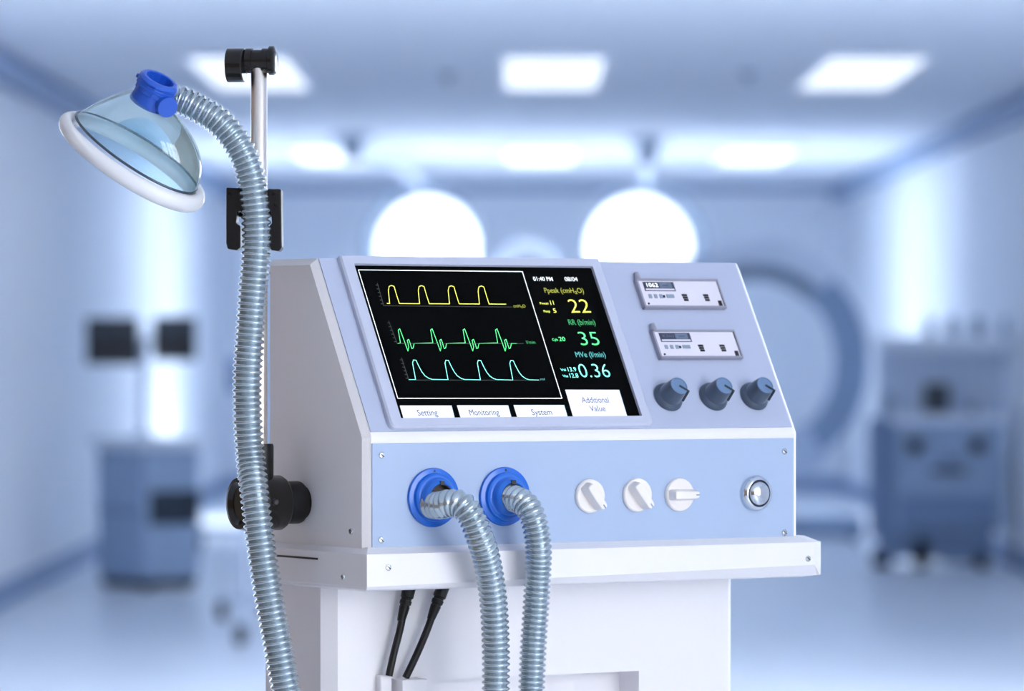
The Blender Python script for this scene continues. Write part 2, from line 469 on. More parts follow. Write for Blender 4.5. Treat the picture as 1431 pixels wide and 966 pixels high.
# three slate knobs on the console
def slate_knob(x, y):
    o = sp(x, y, .0012); P = PX
    mb = MB()
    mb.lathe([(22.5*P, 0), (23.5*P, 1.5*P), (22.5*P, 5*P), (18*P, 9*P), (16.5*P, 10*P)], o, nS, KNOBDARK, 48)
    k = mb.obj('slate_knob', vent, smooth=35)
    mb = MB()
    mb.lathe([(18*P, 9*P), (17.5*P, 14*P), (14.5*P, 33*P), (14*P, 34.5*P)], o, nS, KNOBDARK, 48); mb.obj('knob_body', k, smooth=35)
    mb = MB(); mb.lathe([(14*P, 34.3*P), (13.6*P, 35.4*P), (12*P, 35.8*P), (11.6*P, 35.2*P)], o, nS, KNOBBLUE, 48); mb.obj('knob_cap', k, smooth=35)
    # pointer ridge from the middle of the cap down the side
    d = (Vector((1, 0, 0)) * .80 - tdir * .6).normalized(); s = nS.cross(d)
    mb = MB()
    pr = [o + nS*35.9*P + d*0*P, o + nS*35.9*P + d*17.5*P, o + nS*12*P + d*21.5*P, o + nS*12*P + d*10*P, o + nS*34*P + d*0*P]
    mb.prism([p - s*1.6*P for p in pr], s * 3.2*P, EDARK); mb.obj('pointer', k)
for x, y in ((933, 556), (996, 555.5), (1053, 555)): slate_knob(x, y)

# blue front panel
z1 = onv(700, 618.8).z
mb = MB(); mb.box((0.0005, -0.0015, Z0 - .002), (PANR - .0016, 0.001, P620.z), PANEL)
mb.obj('front_panel', vent, bevel=0.0003)
FV = -0.0015
def screw(p, ax, r=4.6*PX):
    mb = MB(); mb.lathe([(r, -.001), (r, .0007), (r*.8, .0015), (r*.3, .0017)], p, ax, STEEL, 18)
    e = Vector(ax).cross(Vector((0, 0, 1))).normalized(); q = Vector((0, 0, 1))
    s = mb.obj('screw', vent, smooth=40)
    mb = MB(); d = (e * .8 + q * .6).normalized(); nn = Vector(ax).cross(d)
    mb.prism([Vector(p) + Vector(ax)*.00165 + d*r*a + nn*r*b for a, b in ((-.75, -.16), (.75, -.16), (.75, .16), (-.75, .16))], Vector(ax)*.0002, EDARK)
    mb.obj('screw_slot', s)
for x, y in ((533, 636.5), (1096, 631), (532.5, 755), (1096, 744.5)): screw(onv(x, y, FV), (0, -1, 0))
screw(onu(491, 743, -CH), (-1, 0, 0)); screw(onu(375.5, 381.5, -CH), (-1, 0, 0), 2.5*PX)

# blue ports
AX = Vector((0, -1, 0))
def port(x, y):
    P = PX; o = onv(x, y, FV)
    mb = MB()
    mb.lathe([(41.5*P, 0), (42*P, 2*P), (41*P, 5*P), (35*P, 6*P), (34*P, 7*P), (33.5*P, 11*P), (31*P, 12.5*P)], o, AX, BLUE, 56)
    p = mb.obj('hose_port', vent, smooth=30)
    mb = MB()
    mb.lathe([(31*P, 12*P), (28*P, 13*P), (26.5*P, 15*P), (26*P, 21*P), (24*P, 24*P), (20.5*P, 26*P), (19.5*P, 25.5*P), (19.5*P, 12*P)], o, AX, BLUE, 56)
    mb.obj('port_collar', p, smooth=30)
    mb = MB(); mb.lathe([(19.8*P, 12.2*P), (19.8*P, 24*P), (18.4*P, 24*P), (18.4*P, 13*P)], o, AX, BROWN, 40); mb.obj('port_lining', p, smooth=30)
    mb = MB(); mb.box((-3.2*P, -27.2*P, 18.5*P), (3.2*P, -22*P, 24*P), EBLACK, Matrix.Translation(o)); mb.obj('key_notch', p)
    mb = MB(); mb.lathe([(1.6*P, 0), (1.6*P, 5.9*P)], o + Vector((0, 0, 37.5*P)), AX, EBLACK, 12); mb.obj('port_mark', p)
    return o
PO1 = port(604.5, 695.5); PO2 = port(704, 694)

# white rotary knobs
def rotary(x, y, ang):
    P = PX; o = onv(x, y, FV)
    mb = MB(); mb.lathe([(24*P, 0), (24.6*P, 1.2*P), (24*P, 5*P), (22.5*P, 6.3*P)], o, AX, CREAM, 48)
    k = mb.obj('rotary_knob', vent, smooth=35)
    M = Matrix.Translation(o) @ Matrix.Rotation(ang, 4, 'Y')
    mb = MB(); L0, L1, hw = -21*P, 23*P, 8.5*P
    prof2 = [(L0, -hw*.9), (L0 + 6*P, -hw), (L1 - 4*P, -hw*.95), (L1, -hw*.6), (L1, hw*.6), (L1 - 4*P, hw*.95), (L0 + 6*P, hw), (L0, hw*.9)]
    lo = [M @ Vector((a, -5*P, b)) for a, b in prof2]; hi = [M @ Vector((a*.97, -24*P, b*.72)) for a, b in prof2]
    nn = len(lo); mb.add(lo + hi, [tuple(range(nn))[::-1], tuple(range(nn, 2*nn))] + [(i, (i+1) % nn, nn + (i+1) % nn, nn + i) for i in range(nn)], CREAM)
    g = mb.obj('grip', k, bevel=2.2*P, seg=3)
    mb = MB(); mb.box((L1*.66, -24.6*P, -.9*P), (L1*.93, -23.6*P, .9*P), EGREY, M); mb.obj('index_mark', k)
rotary(823, 693.5, math.radians(52)); rotary(889, 692, math.radians(52)); rotary(948, 691.5, 0.0)

# chrome push button
P = PX; o = onv(1055, 689.5, FV)
mb = MB(); mb.lathe([(26*P, 0), (26.5*P, 3*P), (25*P, 8*P), (22*P, 11*P), (20*P, 11.5*P), (19*P, 10*P), (19*P, 6*P)], o, AX, CHROME, 56)
pb = mb.obj('push_button', vent, smooth=40)
mb = MB(); mb.lathe([(18.6*P, 5*P), (18.6*P, 9*P), (18*P, 11*P)], o, AX, EDARK, 48); mb.obj('button_gasket', pb, smooth=40)
mb = MB(); mb.lathe([(17.5*P, 8*P)] + [(17.5*P*math.cos(a), 11*P + 8*P*math.sin(a)) for a in [i*PI/2/16 for i in range(16)]] + [(.3*P, 19*P)], o, AX, CHROME, 48); mb.obj('button_dome', pb, smooth=60)

# tray under the housing
tf = -25 * PX                               # front overhang
tl = onv(512.8, 790, tf).x; tr = onv(1153, 790, tf).x
tz1 = onv(513, 775.4, tf).z; tz0 = onv(513, 825.2, tf).z
tback = onu(349, 797, tl).y
trc = onv(1138, 790, tf).x
mb = MB()
vb2 = tback
zb_hi = Z0 + 0.0005
c8 = .0045
tz0r = onv(1153, 808.5, tf).z
# plan outline (clockwise seen from above, from the front left corner)
plan = [(tl, tf), (trc, tf), (tr, tf + (tr - trc) * .55), (tr, vb2), (tl + .004, vb2), (tl, vb2 - .008)]
ins = [(0.0 - .004, 0.0 - .001), (PANR + .002, -.001), (onv(1127, 754.5, 0).x, .004), (onv(1127, 754.5, 0).x, vb2 - .004), (-.004, vb2 - .004), (-.004, vb2 - .012)]
def tray_ring(pl, z): return [Vector((a, b, z)) for a, b in pl]
chamf = [.003, .0110, .0012, .0012, .003, .003]
low = [(a, b) for a, b in plan]
ring_a = tray_ring(ins, zb_hi); ring_b = tray_ring(plan, tz1)
ring_c = [Vector((a, b, tz0 + c)) for (a, b), c in zip(plan, chamf)]
lowpl = [(plan[0][0] + .0015, plan[0][1] + .003), (plan[2][0] - .002, plan[1][1] + .0105), (plan[2][0] - .0004, plan[2][1] + .001), (plan[3][0] - .0004, plan[3][1]), plan[4], plan[5]]
ring_d = tray_ring(lowpl, tz0); ring_e = tray_ring([(a * .97 + .005, b + (.012 if i < 3 else -.01)) for i, (a, b) in enumerate(lowpl)], tz0 - .002)
R5 = [ring_a, ring_b, ring_c, ring_d, ring_e]; n = 6
fs = [tuple(range(n)), tuple(range(4*n, 5*n))[::-1]]
for k in range(4): fs += [(k*n + i, k*n + (i+1) % n, (k+1)*n + (i+1) % n, (k+1)*n + i) for i in range(n)]
mb.add(sum(R5, []), fs, WHITE)
tray = mb.obj('tray', vent)
# groove and stepped lip along the left side
s0 = onu(443.6, 780, tl - .0006); s1 = onu(386, 776.2, tl - .0006); 
mb = MB(); zg = (s0.z + s1.z)/2; mb.prism([(tl - .0006, s0.y, s0.z), (tl - .0006, vb2 - .009, s0.z), (tl - .0006, vb2 - .009, s0.z - .0018), (tl - .0006, s0.y, s0.z - .0018)], (.002, 0, 0), DARKGAP)
mb.obj('tray_groove', tray)
screw(onv(542.5, 793.5, tf), (0, -1, 0)); screw(onv(1129, 781, tf), (0, -1, 0)); screw(onu(480, 807, tl), (-1, 0, 0))

# base cabinet below with a recess
IN = .010
vb0 = 0.0
# front-left edge at x=472 with the side inset
cl = 24 * PX
def solve_v(x, u):                          # v of the vertical line at column x with this u
    p = onu(x, 880, u); return p.y
bu_l = IN; bv = solve_v(472, bu_l)
br = onv(1018, 880, bv).x; br2 = br + .008
rx0 = onv(606, 950, bv).x; rx1 = onv(893, 950, bv).x; rz1 = (onv(606, 949, bv).z + onv(893, 939.5, bv).z) / 2
rz0 = rz1 - .16; rd = .036
bc = .0135; bback = tback - .01; zb = .12; zt = tz0 - .001
mb = MB()
# front wall built around the opening, then recess walls, then the chamfered sides
def Q(a, b, c, d): mb.add([a, b, c, d], [(0, 1, 2, 3)], WHITE)
V = lambda u, v, z: Vector((u, v, z))
us = [bu_l, rx0, rx1, br]; zs = [zb, rz0, rz1, zt]
for i in range(3):
    for j in range(3):
        if i == 1 and j == 1: continue
        Q(V(us[i], bv, zs[j]), V(us[i+1], bv, zs[j]), V(us[i+1], bv, zs[j+1]), V(us[i], bv, zs[j+1]))
for a, b in (((rx0, rz0), (rx1, rz0)), ((rx1, rz0), (rx1, rz1)), ((rx1, rz1), (rx0, rz1)), ((rx0, rz1), (rx0, rz0))):
    Q(V(a[0], bv, a[1]), V(b[0], bv, b[1]), V(b[0], bv + rd, b[1]), V(a[0], bv + rd, a[1]))
Q(V(rx0, bv + rd, rz0), V(rx1, bv + rd, rz0), V(rx1, bv + rd, rz1), V(rx0, bv + rd, rz1))
ring = [(bu_l, bv), (bu_l - bc*.9, bv + bc*.9), (bu_l - bc*.9, bback), (br2, bback), (br2, bv + .008), (br, bv)]
for a, b in zip(ring, ring[1:]): Q(V(*a, zb), V(*b, zb), V(*b, zt), V(*a, zt))
mb.add([V(*p, zb) for p in ring], [tuple(range(6))], WHITE); mb.add([V(*p, zt) for p in ring], [tuple(range(6))], WHITE)
base = mb.obj('base_cabinet', vent)
for uu in (.05, br - .05):
    for vv in (bv + .05, bback - .04):
        mb = MB(); mb.lathe([(.035, -.012), (.04, -.009), (.04, .009), (.035, .012)], (uu, vv, .04), (1, 0, 0), BLACKM, 24)
        c = mb.obj('caster', vent, smooth=35)
        mb = MB(); mb.box((uu - .018, vv - .02, .05), (uu + .018, vv + .02, .121), EGREY); mb.obj('caster_fork', c, bevel=.003)

# terminal box on the base front
bx0 = onv(563, 955, bv - .025).x; bx1 = onv(598, 955, bv - .025).x; bzt = onv(563, 950.5, bv - .025).z
mb = MB(); mb.box((bx0, bv - .025, bzt - .09), (bx1, bv + .001, bzt), WHITE)
tb_ = mb.obj('terminal_box', vent, bevel=.0012)
mb = MB(); mb.box((bx1 - .001, bv - .006, bzt - .09), (bx1 + .006, bv + .001, bzt + .0005), WHITE); mb.obj('mounting_flange', tb_, bevel=.0006)
zc = bzt + .003
mb = MB(); mb.box((bx0 - .016, bv - .010, zc - .02), (bx0 - .003, bv + .001, zc + .001), WHITE); mb.box((bx0 - .020, bv - .018, zc - .05), (bx0 + .001, bv + .001, zc - .015), WHITE)
mb.obj('side_clip', tb_, bevel=.0015)

# ------------------------------------------------------------------ breathing hoses
def hose(name, pts, r, pitch, label, n_ring=20, groove=.80):
    path = spline(pts, pitch / 8)
    R = []
    for i in range(len(path)):
        ph = (i / 8.0) % 1.0
        c = .5 + .5 * math.cos(2 * PI * ph)
        R.append(r * (groove + (1 - groove) * c ** .6))
    mb = MB(); mb.tube(path, R, HOSE, n_ring)
    base = Vector(path[-1])
    o = mb.obj(name, None, smooth=70, loc=base)
    tag(o, label, 'breathing hose', 'corrugated breathing hoses')
    return o
def front(x, y, out):                       # local point at a distance out of the front panel
    return l2w(onv(x, y, FV - out))
o1 = PO1; o2 = PO2; P = PX
h1 = [front(600, 705, 6*P), front(607, 706, 20*P), front(617, 706, 36*P), front(630, 703.5, 53*P), front(645, 706, 68*P), front(658, 721, 77*P), front(669, 748, 78*P), front(680, 781, 70*P), front(688.5, 831, 62*P), front(692, 880, 55*P), front(693, 930, 50*P), front(692, 1000, 50*P), front(690, 1120, 50*P), front(690, 1350, 50*P)]
hose('breathing_hose', h1, 20.3*P, 8.6*P, 'ribbed grey hose plugged into the blue port farther from the white rotary knobs')
h2 = [front(706, 695, 5*P), front(714, 696, 20*P), front(724, 699, 36*P), front(735, 706, 50*P), front(745, 724, 61*P), front(752, 759, 62*P), front(752, 796, 56*P), front(749.5, 840, 52*P), front(745.5, 900, 48*P), front(743, 960, 46*P), front(741, 1060, 46*P), front(738, 1350, 46*P)]
hose('breathing_hose', h2, 19.6*P, 8.0*P, 'ribbed grey hose plugged into the blue port nearer the white rotary knobs')

# ------------------------------------------------------------------ pole, clamp, clip
fl = onu(424, 702, -CH)                      # where the clamp meets the side
UD = Vector((-1, 0, 0))
def out_u(x):                                # distance out of the side for a column
    p0 = l2w(fl); best = None
    lo, hi = -.05, .3
    for _ in range(50):
        m_ = (lo + hi) / 2; q = l2w(fl + UD * m_); xx = W/2 + F * (q.x - CAM.x) / (q.y - CAM.y)
        if xx > x: lo = m_
        else: hi = m_
    return lo
POU = out_u(362)
pole_l = fl + UD * POU
pole_w = l2w(pole_l); PD = pole_w.y; PP = PD / F
def pp(x, y, dy=0.0): return at(x, y, PD + dy)
stand = empty('accessory_pole', l2w(fl), 0)
tag(stand, 'shiny steel pole clamped to the side of the ventilator with black fittings', 'pole')
Sp = Vector(l2w(fl))
def sobj(mb, name, parent=None, **k):
    mb.v = [p - Sp for p in mb.v]
    return mb.obj(name, parent or stand, **k)
mb = MB(); mb.lathe([(11.6*PP, 0), (11.6*PP, pp(362, 92).z - pp(362, 700).z), (9.5*PP, pp(362, 88.5).z - pp(362, 700).z), (5*PP, pp(362, 86.5).z - pp(362, 700).z)], Vector((pp(362, 700).x, PD, pp(362, 700).z)), (0, 0, 1), POLE, 40)
sobj(mb, 'steel_tube', smooth=40)
WU = Vector((-CT, -ST, 0))                   # out of the ventilator's left side, world
clw = l2w(fl)
a0 = out_u(418); a1 = out_u(394.5); a2 = out_u(390); a3 = out_u(333)
mb = MB()
mb.lathe([(23*PP, -.0005), (24*PP, a0*.5), (22.5*PP, a0), (29*PP, a0), (30*PP, a0 + .002), (30*PP, a1 - .001), (27*PP, a1)], clw, WU, BLACKM, 48)
sobj(mb, 'clamp_collar', smooth=35)
mb = MB(); mb.lathe([(30*PP, a1 - .001), (36*PP, a1 + .001), (38.5*PP, a1 + .004), (38.5*PP, a3 - .006), (36*PP, a3), (30*PP, a3 + .001), (24*PP, a3 - .003)], clw, WU, BLACKB, 56)
hub = sobj(mb, 'clamp_hub', smooth=35)
mb = MB(); mb.lathe([(5*PP, 0), (5*PP, .004), (3*PP, .005)], pp(383, 702, -.033), (0.5, -.86, 0), BLACKM, 24); sobj(mb, 'set_screw', smooth=35)
mb = MB(); mb.lathe([(20*PP, pp(362, 690).z), (20.5*PP, pp(362, 624).z), (19.5*PP, pp(362, 620.5).z), (12*PP, pp(362, 620.5).z)], (pole_w.x, PD, 0), (0, 0, 1), BLACKM, 40); sobj(mb, 'tube_socket', smooth=35)
# black fitting on top
AXT = Vector((math.cos(.16), -math.sin(.16), 0)); tc = pp(362, 85)
mb = MB(); mb.lathe([(16*PP, -19*PP), (17.5*PP, -18*PP), (17.5*PP, -9*PP), (15.5*PP, -8.5*PP), (15.5*PP, 5*PP), (17.5*PP, 5.5*PP), (17.5*PP, 15*PP)], tc, AXT, BLACKB, 44)
sobj(mb, 'top_joint', smooth=30)
mb = MB(); mb.lathe([(19*PP, 14.5*PP), (20.5*PP, 15.5*PP), (20.5*PP, 21*PP), (18.5*PP, 23*PP), (15*PP, 24.5*PP), (8*PP, 25.3*PP)], tc, AXT, BLACKB, 44)
sobj(mb, 'end_cap', smooth=30)
tcl = pp(330, 91.5)
mb = MB(); mb.lathe([(21*PP, -12.5*PP), (23.8*PP, -11.5*PP), (24*PP, 10.5*PP), (22*PP, 12*PP), (11*PP, 12.2*PP), (11*PP, 18*PP)], tcl, AXT, BLACKB, 48)
sobj(mb, 'thumb_knob', smooth=30)

# hose clip around the pole
clip = empty('hose_clip', pp(355, 306), 0)
tag(clip, 'black two-jawed plastic clip on the steel pole holding the mask hose', 'clip')
Cp = pp(355, 306)
def cobj(mb, name, **k):
    mb.v = [p - Cp for p in mb.v]; return mb.obj(name, clip, **k)
def poly(pts, d0, d1, m, mb):
    mb.prism([pp(x, y, d0) for x, y in pts], Vector((0, d1 - d0, 0)), m)
mb = MB(); poly([(318, 263), (392, 264), (392, 300), (372, 304), (340, 304), (318, 300)], .002, .012, BLACK, mb); cobj(mb, 'back_plate', bevel=.0015)
mb = MB(); poly([(316, 262), (338, 263), (340, 294), (332, 296), (330, 312), (336, 316), (336, 346), (331, 350), (318, 348), (316, 340)], -.024, .012, BLACK, mb); cobj(mb, 'jaw', bevel=.0012)
mb = MB(); poly([(374, 264), (393, 264.5), (394, 346), (390, 351), (376, 349), (376, 316), (380, 312), (379, 297), (373, 294)], -.024, .012, BLACK, mb); cobj(mb, 'jaw', bevel=.0012)
for x, y in ((383.5, 271), (386, 286), (321, 272)):
    mb = MB(); mb.lathe([(3*PP, 0), (3*PP, .002), (2*PP, .0026)], pp(x, y, -.0238), (0, -1, 0), BLACKB, 16); cobj(mb, 'rivet', smooth=40)

# ------------------------------------------------------------------ face mask
HD = -0.026                                   # the hose runs in front of the pole
MD = PD + HD; MP = MD / F
mc = at(190, 214, MD)
e1 = Vector((.835, 0.02, -.55)).normalized()
e3f = Vector((.55, 0, .835))
tilt = math.radians(20)
e3 = (e3f * math.cos(tilt) + Vector((0, -1, 0)) * math.sin(tilt)); e3 = (e3 - e1 * e3.dot(e1)).normalized()
e2 = e3.cross(e1).normalized()
if e2.y < 0: e2 = -e2                          # away from the camera
mask = empty('face_mask', mc, 0)
tag(mask, 'clear pale blue oxygen face mask with white cushion rim and blue connector', 'mask')
ml = lambda a, b, c: (e1*a + e2*b + e3*c) * MP
A_, B_ = 99, 62
NO, NH, NR = -22, 74, 27
def dome(th, ph, k=1.0):                       # th around, ph 0 rim .. 1 neck
    q = ph * PI / 2
    bl = .70 * (.5 - .5 * math.cos(th)); hh = math.sin(q); la = (1 - bl) * math.cos(q) + bl * (1 - hh)
    rx, ry = math.cos(th), math.sin(th)
    nar = 1.0 - .10 * math.cos(th)             # a little narrower towards the nose
    wide = la
    x = (A_ * rx) * wide + (NO + NR * rx) * (1 - wide)
    y = (B_ * ry * (1 + .06*math.cos(th))) * wide + NR * ry * (1 - wide)
    return x * k, y * k, hh * NH
mb = MB(); nt_, np_ = 72, 24; vs = []; fs = []
for j in range(np_ + 1):
    for i in range(nt_): vs.append(ml(*dome(2*PI*i/nt_, j/np_)))
for j in range(np_):
    for i in range(nt_): fs.append((j*nt_ + i, j*nt_ + (i+1) % nt_, (j+1)*nt_ + (i+1) % nt_, (j+1)*nt_ + i))
mb.add(vs, fs, SHELL); mb.obj('mask_shell', mask, smooth=80)
# dark seam where shell meets cushion
ring = [ml(A_*math.cos(a)*1.005, B_*math.sin(a)*(1 + .06*math.cos(a))*1.005, 1.5) for a in [2*PI*i/72 for i in range(73)]]
SEAM = mat('mask_seam', rgb(52, 66, 80), 0.2, coat=.5)
mb = MB(); mb.tube(ring, 1.9*MP, SEAM, 8); mb.obj('mask_seam', mask, smooth=80)
# cushion: a fat soft ring below the seam, fuller at the chin end
vs = []; fs = []; nc = 18
for i in range(nt_):
    a = 2*PI*i/nt_; ca, sa = math.cos(a), math.sin(a)
    fat = 10.5 + 1.2*ca; tall = 12 + 1.2*ca
    for k in range(nc):
        b = 2*PI*k/nc
        r = 7.5 + fat*math.cos(b); h = -13.5 + tall*math.sin(b)
        vs.append(ml((A_ + r)*ca, (B_*(1 + .06*ca) + r*.9)*sa, h + 2.0*ca))
for i in range(nt_):
    for k in range(nc): fs.append((i*nc + k, ((i+1) % nt_)*nc + k, ((i+1) % nt_)*nc + (k+1) % nc, i*nc + (k+1) % nc))
mb = MB(); mb.add(vs, fs, CUSH); mb.obj('mask_cushion', mask, smooth=80)
# connector
nb = ml(NO, 0, NH - 1)
ax3 = (e3 + e1 * -.10).normalized()
mb = MB()
mb.lathe([(28*MP, -2*MP), (27.5*MP, 0), (26*MP, 16*MP), (25*MP, 17*MP)], nb, ax3, BLUE2, 48)
con = mb.obj('connector', mask, smooth=30)
mb = MB(); mb.lathe([(25*MP, 16*MP), (28*MP, 17*MP), (28*MP, 23*MP), (29.5*MP, 24*MP), (29.5*MP, 27*MP), (28*MP, 28*MP), (27.5*MP, 31*MP), (29.5*MP, 33*MP), (29.5*MP, 35*MP), (26*MP, 39*MP), (22*MP, 39.5*MP), (20.5*MP, 38.5*MP), (20*MP, 15*MP)], nb, ax3, BLUE2, 14)
mb.obj('swivel_ring', con, smooth=20)
mb = MB(); mb.lathe([(3*MP, 0), (3*MP, 3*MP)], nb + ax3*25*MP - e1*29*MP, -e1, BLUE2, 12); mb.obj('latch_pip', con)
# side stub towards the viewer, hose spigot on the far side
sd = Vector((.40, -.83, -.38)).normalized()
so = at(221, 137, MD - 20*MP) - mc
mb = MB(); mb.lathe([(16*MP, -30*MP), (14.8*MP, 39*MP), (14.3*MP, 40*MP)], so, sd, BLUE2, 40); mb.obj('side_stub', con, smooth=30)
# hose
hp = lambda x, y, d=0.0: at(x, y, MD + d)
hm = [hp(236, 138, .004), hp(252, 139.5, .003), hp(276, 151, .001), hp(306, 170), hp(332, 201), hp(348, 237), hp(355, 275), hp(358, 310), hp(358.5, 345), hp(354, 400), hp(350, 460), hp(346, 520), hp(346, 580), hp(350, 640), hp(357, 700, -.012), hp(365, 765, -.016), hp(375, 830, -.016), hp(388, 900, -.014), hp(400, 966, -.012), hp(418, 1060, -.01), hp(440, 1200, 0), hp(455, 1380, 0)]
h = hose('breathing_hose', hm, 21.2*MP, 8.7*MP, 'long ribbed grey hose running from the face mask down past the pole')

# ------------------------------------------------------------------ black cables
def cable(pts, label):
    mb = MB(); path = spline(pts, .004)
    mb.tube(path, 5.3*PX, BLACKM, 14)
    o = mb.obj('power_cable', None, smooth=60, loc=path[-1]); tag(o, label, 'cable', 'black cables under the tray')
    d = (path[2] - path[0]).normalized(); b = Vector(path[0]) - Vector(path[-1])
    mb = MB(); mb.lathe([(9.5*PX, -.004), (9.5*PX, .010), (7.5*PX, .011), (7.5*PX, .013), (8.8*PX, .0135), (8.4*PX, .017), (7*PX, .0175), (7*PX, .019), (7.8*PX, .0195), (6.4*PX, .030), (5.6*PX, .034)], b, d, BLACKM, 20)
    mb.obj('strain_relief', o, smooth=30)
vc = bv - .013
q = lambda x, y: l2w(onv(x, y, vc))
cable([q(572, 821), q(565, 850), q(559, 880), q(550, 915), q(542.5, 950)], 'short black cable nearer the side of the ventilator, from tray down to terminal box')
cable([q(619, 821), q(608, 850), q(596, 883), q(581, 918), q(565, 951)], 'black cable curving from under the tray to the terminal box, beside the hoses')

# ------------------------------------------------------------------ room
XL, XR, YB, YF, HC = -2.55, 2.95, 41.5, -2.6, 2.72
def wall_with_holes(name, x, y0, y1, holes, m, th):
    mb = MB(); ys = [y0]
    for a, b, z0, z1 in holes:
        mb.box((min(x, x + th), ys[-1], 0), (max(x, x + th), a, HC), m)
        mb.box((min(x, x + th), a, 0), (max(x, x + th), b, z0), m); mb.box((min(x, x + th), a, z1), (max(x, x + th), b, HC), m)
        ys.append(b)
    mb.box((min(x, x + th), ys[-1], 0), (max(x, x + th), y1, HC), m)
    return struct(mb.obj(name))
mb = MB(); mb.box((XL - .2, YF - .2, -.1), (XR + .2, YB + .2, 0), FLOORM); struct(mb.obj('floor'))
mb = MB(); mb.box((XL - .2, YF - .2, HC), (XR + .2, YB + .2, HC + .1), CEILM); struct(mb.obj('ceiling'))
RW = [(-2.4, -.1, .7, 2.5), (.2, 2.6, .7, 2.5), (9.0, 12.0, .7, 2.25), (14.0, 16.8, .9, 2.25)]  # openings beyond the ventilator are added out of view to light the far room
LW_ADDED = [(9.5, 11.5, .9, 2.25), (13.0, 16.0, .9, 2.25)]  # added openings, out of view, only to brighten the far room
wall_with_holes('wall_right', XR, YF, YB, RW, WALLM, .12)
wall_with_holes('wall_left', XL, 7.5, YB, LW_ADDED, WALLM, -.12)
wall_with_holes('wall_left_near', XL, YF, 7.5, [], BEIGE, -.12)
mb = MB(); mb.box((XL - .12, YB, 0), (XR + .12, YB + .12, HC), WALLM); struct(mb.obj('wall_back'))
# rear wall behind the camera
mb = MB(); mb.box((XL - .12, YF - .12, 0), (XR + .12, YF, HC), BEIGE); struct(mb.obj('wall_rear'))
k = 0
def win_frame(p0, p1, z0, z1, nrm):
    global k
    k += 1; mb = MB(); p0, p1 = Vector(p0), Vector(p1); d = (p1 - p0); L = d.length; d.normalize(); nrm = Vector(nrm)
    M = Matrix((( d.x, nrm.x, 0, p0.x), (d.y, nrm.y, 0, p0.y), (0, 0, 1, 0), (0, 0, 0, 1)))
    for a, b, c, e in ((0, z0, L, z0 + .06), (0, z1 - .06, L, z1), (0, z0, .06, z1), (L - .06, z0, L, z1), (L/3 - .02, z0, L/3 + .02, z1), (2*L/3 - .02, z0, 2*L/3 + .02, z1), (0, z0 + (z1-z0)*.62, L, z0 + (z1-z0)*.62 + .04)):
        mb.box((a, .03, b), (c, .09, e), EWHITE, M)
    struct(mb.obj('unseen_window_%d' % k))
for a, b, z0, z1 in RW: win_frame((XR, a, 0), (XR, b, 0), z0, z1, (1, 0, 0))
for a, b, z0, z1 in LW_ADDED: win_frame((XL, a, 0), (XL, b, 0), z0, z1, (-1, 0, 0))
# cornices and skirtings
mb = MB(); mb.box((XR - .13, 7.5, HC - .13), (XR, YB, HC), TRIMM); struct(mb.obj('trim_1', bevel=.03))
mb = MB(); mb.box((XL, 7.5, HC - .13), (XL + .13, YB, HC), TRIMM); struct(mb.obj('trim_2', bevel=.03))
mb = MB(); mb.box((XL, YB - .05, HC - .05), (XR, YB, HC), TRIMM); struct(mb.obj('trim_3', bevel=.02))
mb = MB(); mb.box((XL, YB - .02, 0), (XR, YB, .13), TRIMM); struct(mb.obj('baseboard_back'))
mb = MB(); mb.box((XR - .02, 21.5, 0), (XR, YB, .12), TRIMM); struct(mb.obj('baseboard_right'))
mb = MB(); mb.box((XL, 19.5, 0), (XL + .02, YB, .12), TRIMM); struct(mb.obj('baseboard_left'))

# ceiling light panels
side = {-1.35: 'by the left wall', .21: 'middle one', 1.80: 'by the right wall'}
for y in (24.1, 34.7):
    for x in (-1.35, .21, 1.80):
        L = 1.38; hw = .245
        t = empty('ceiling_light', (x, y, HC), 0)
        row = {24.1: 'in the larger row', 34.7: 'in the smaller far row'}[y]
        tag(t, 'flat white ceiling light panel %s, %s' % (row, side[x]), 'ceiling light', 'ceiling light panels')
        mb = MB(); mb.box((-hw, -L, -.012), (hw, L, -.002), LAMP); mb.obj('diffuser', t)
        mb = MB()
        for a, b, c, d in ((-hw - .025, -L - .025, hw + .025, -L), (-hw - .025, L, hw + .025, L + .025), (-hw - .025, -L, -hw, L), (hw, -L, hw + .025, L)):
            mb.box((a, b, -.02), (c, d, 0), EWHITE)
        mb.obj('light_frame', t)

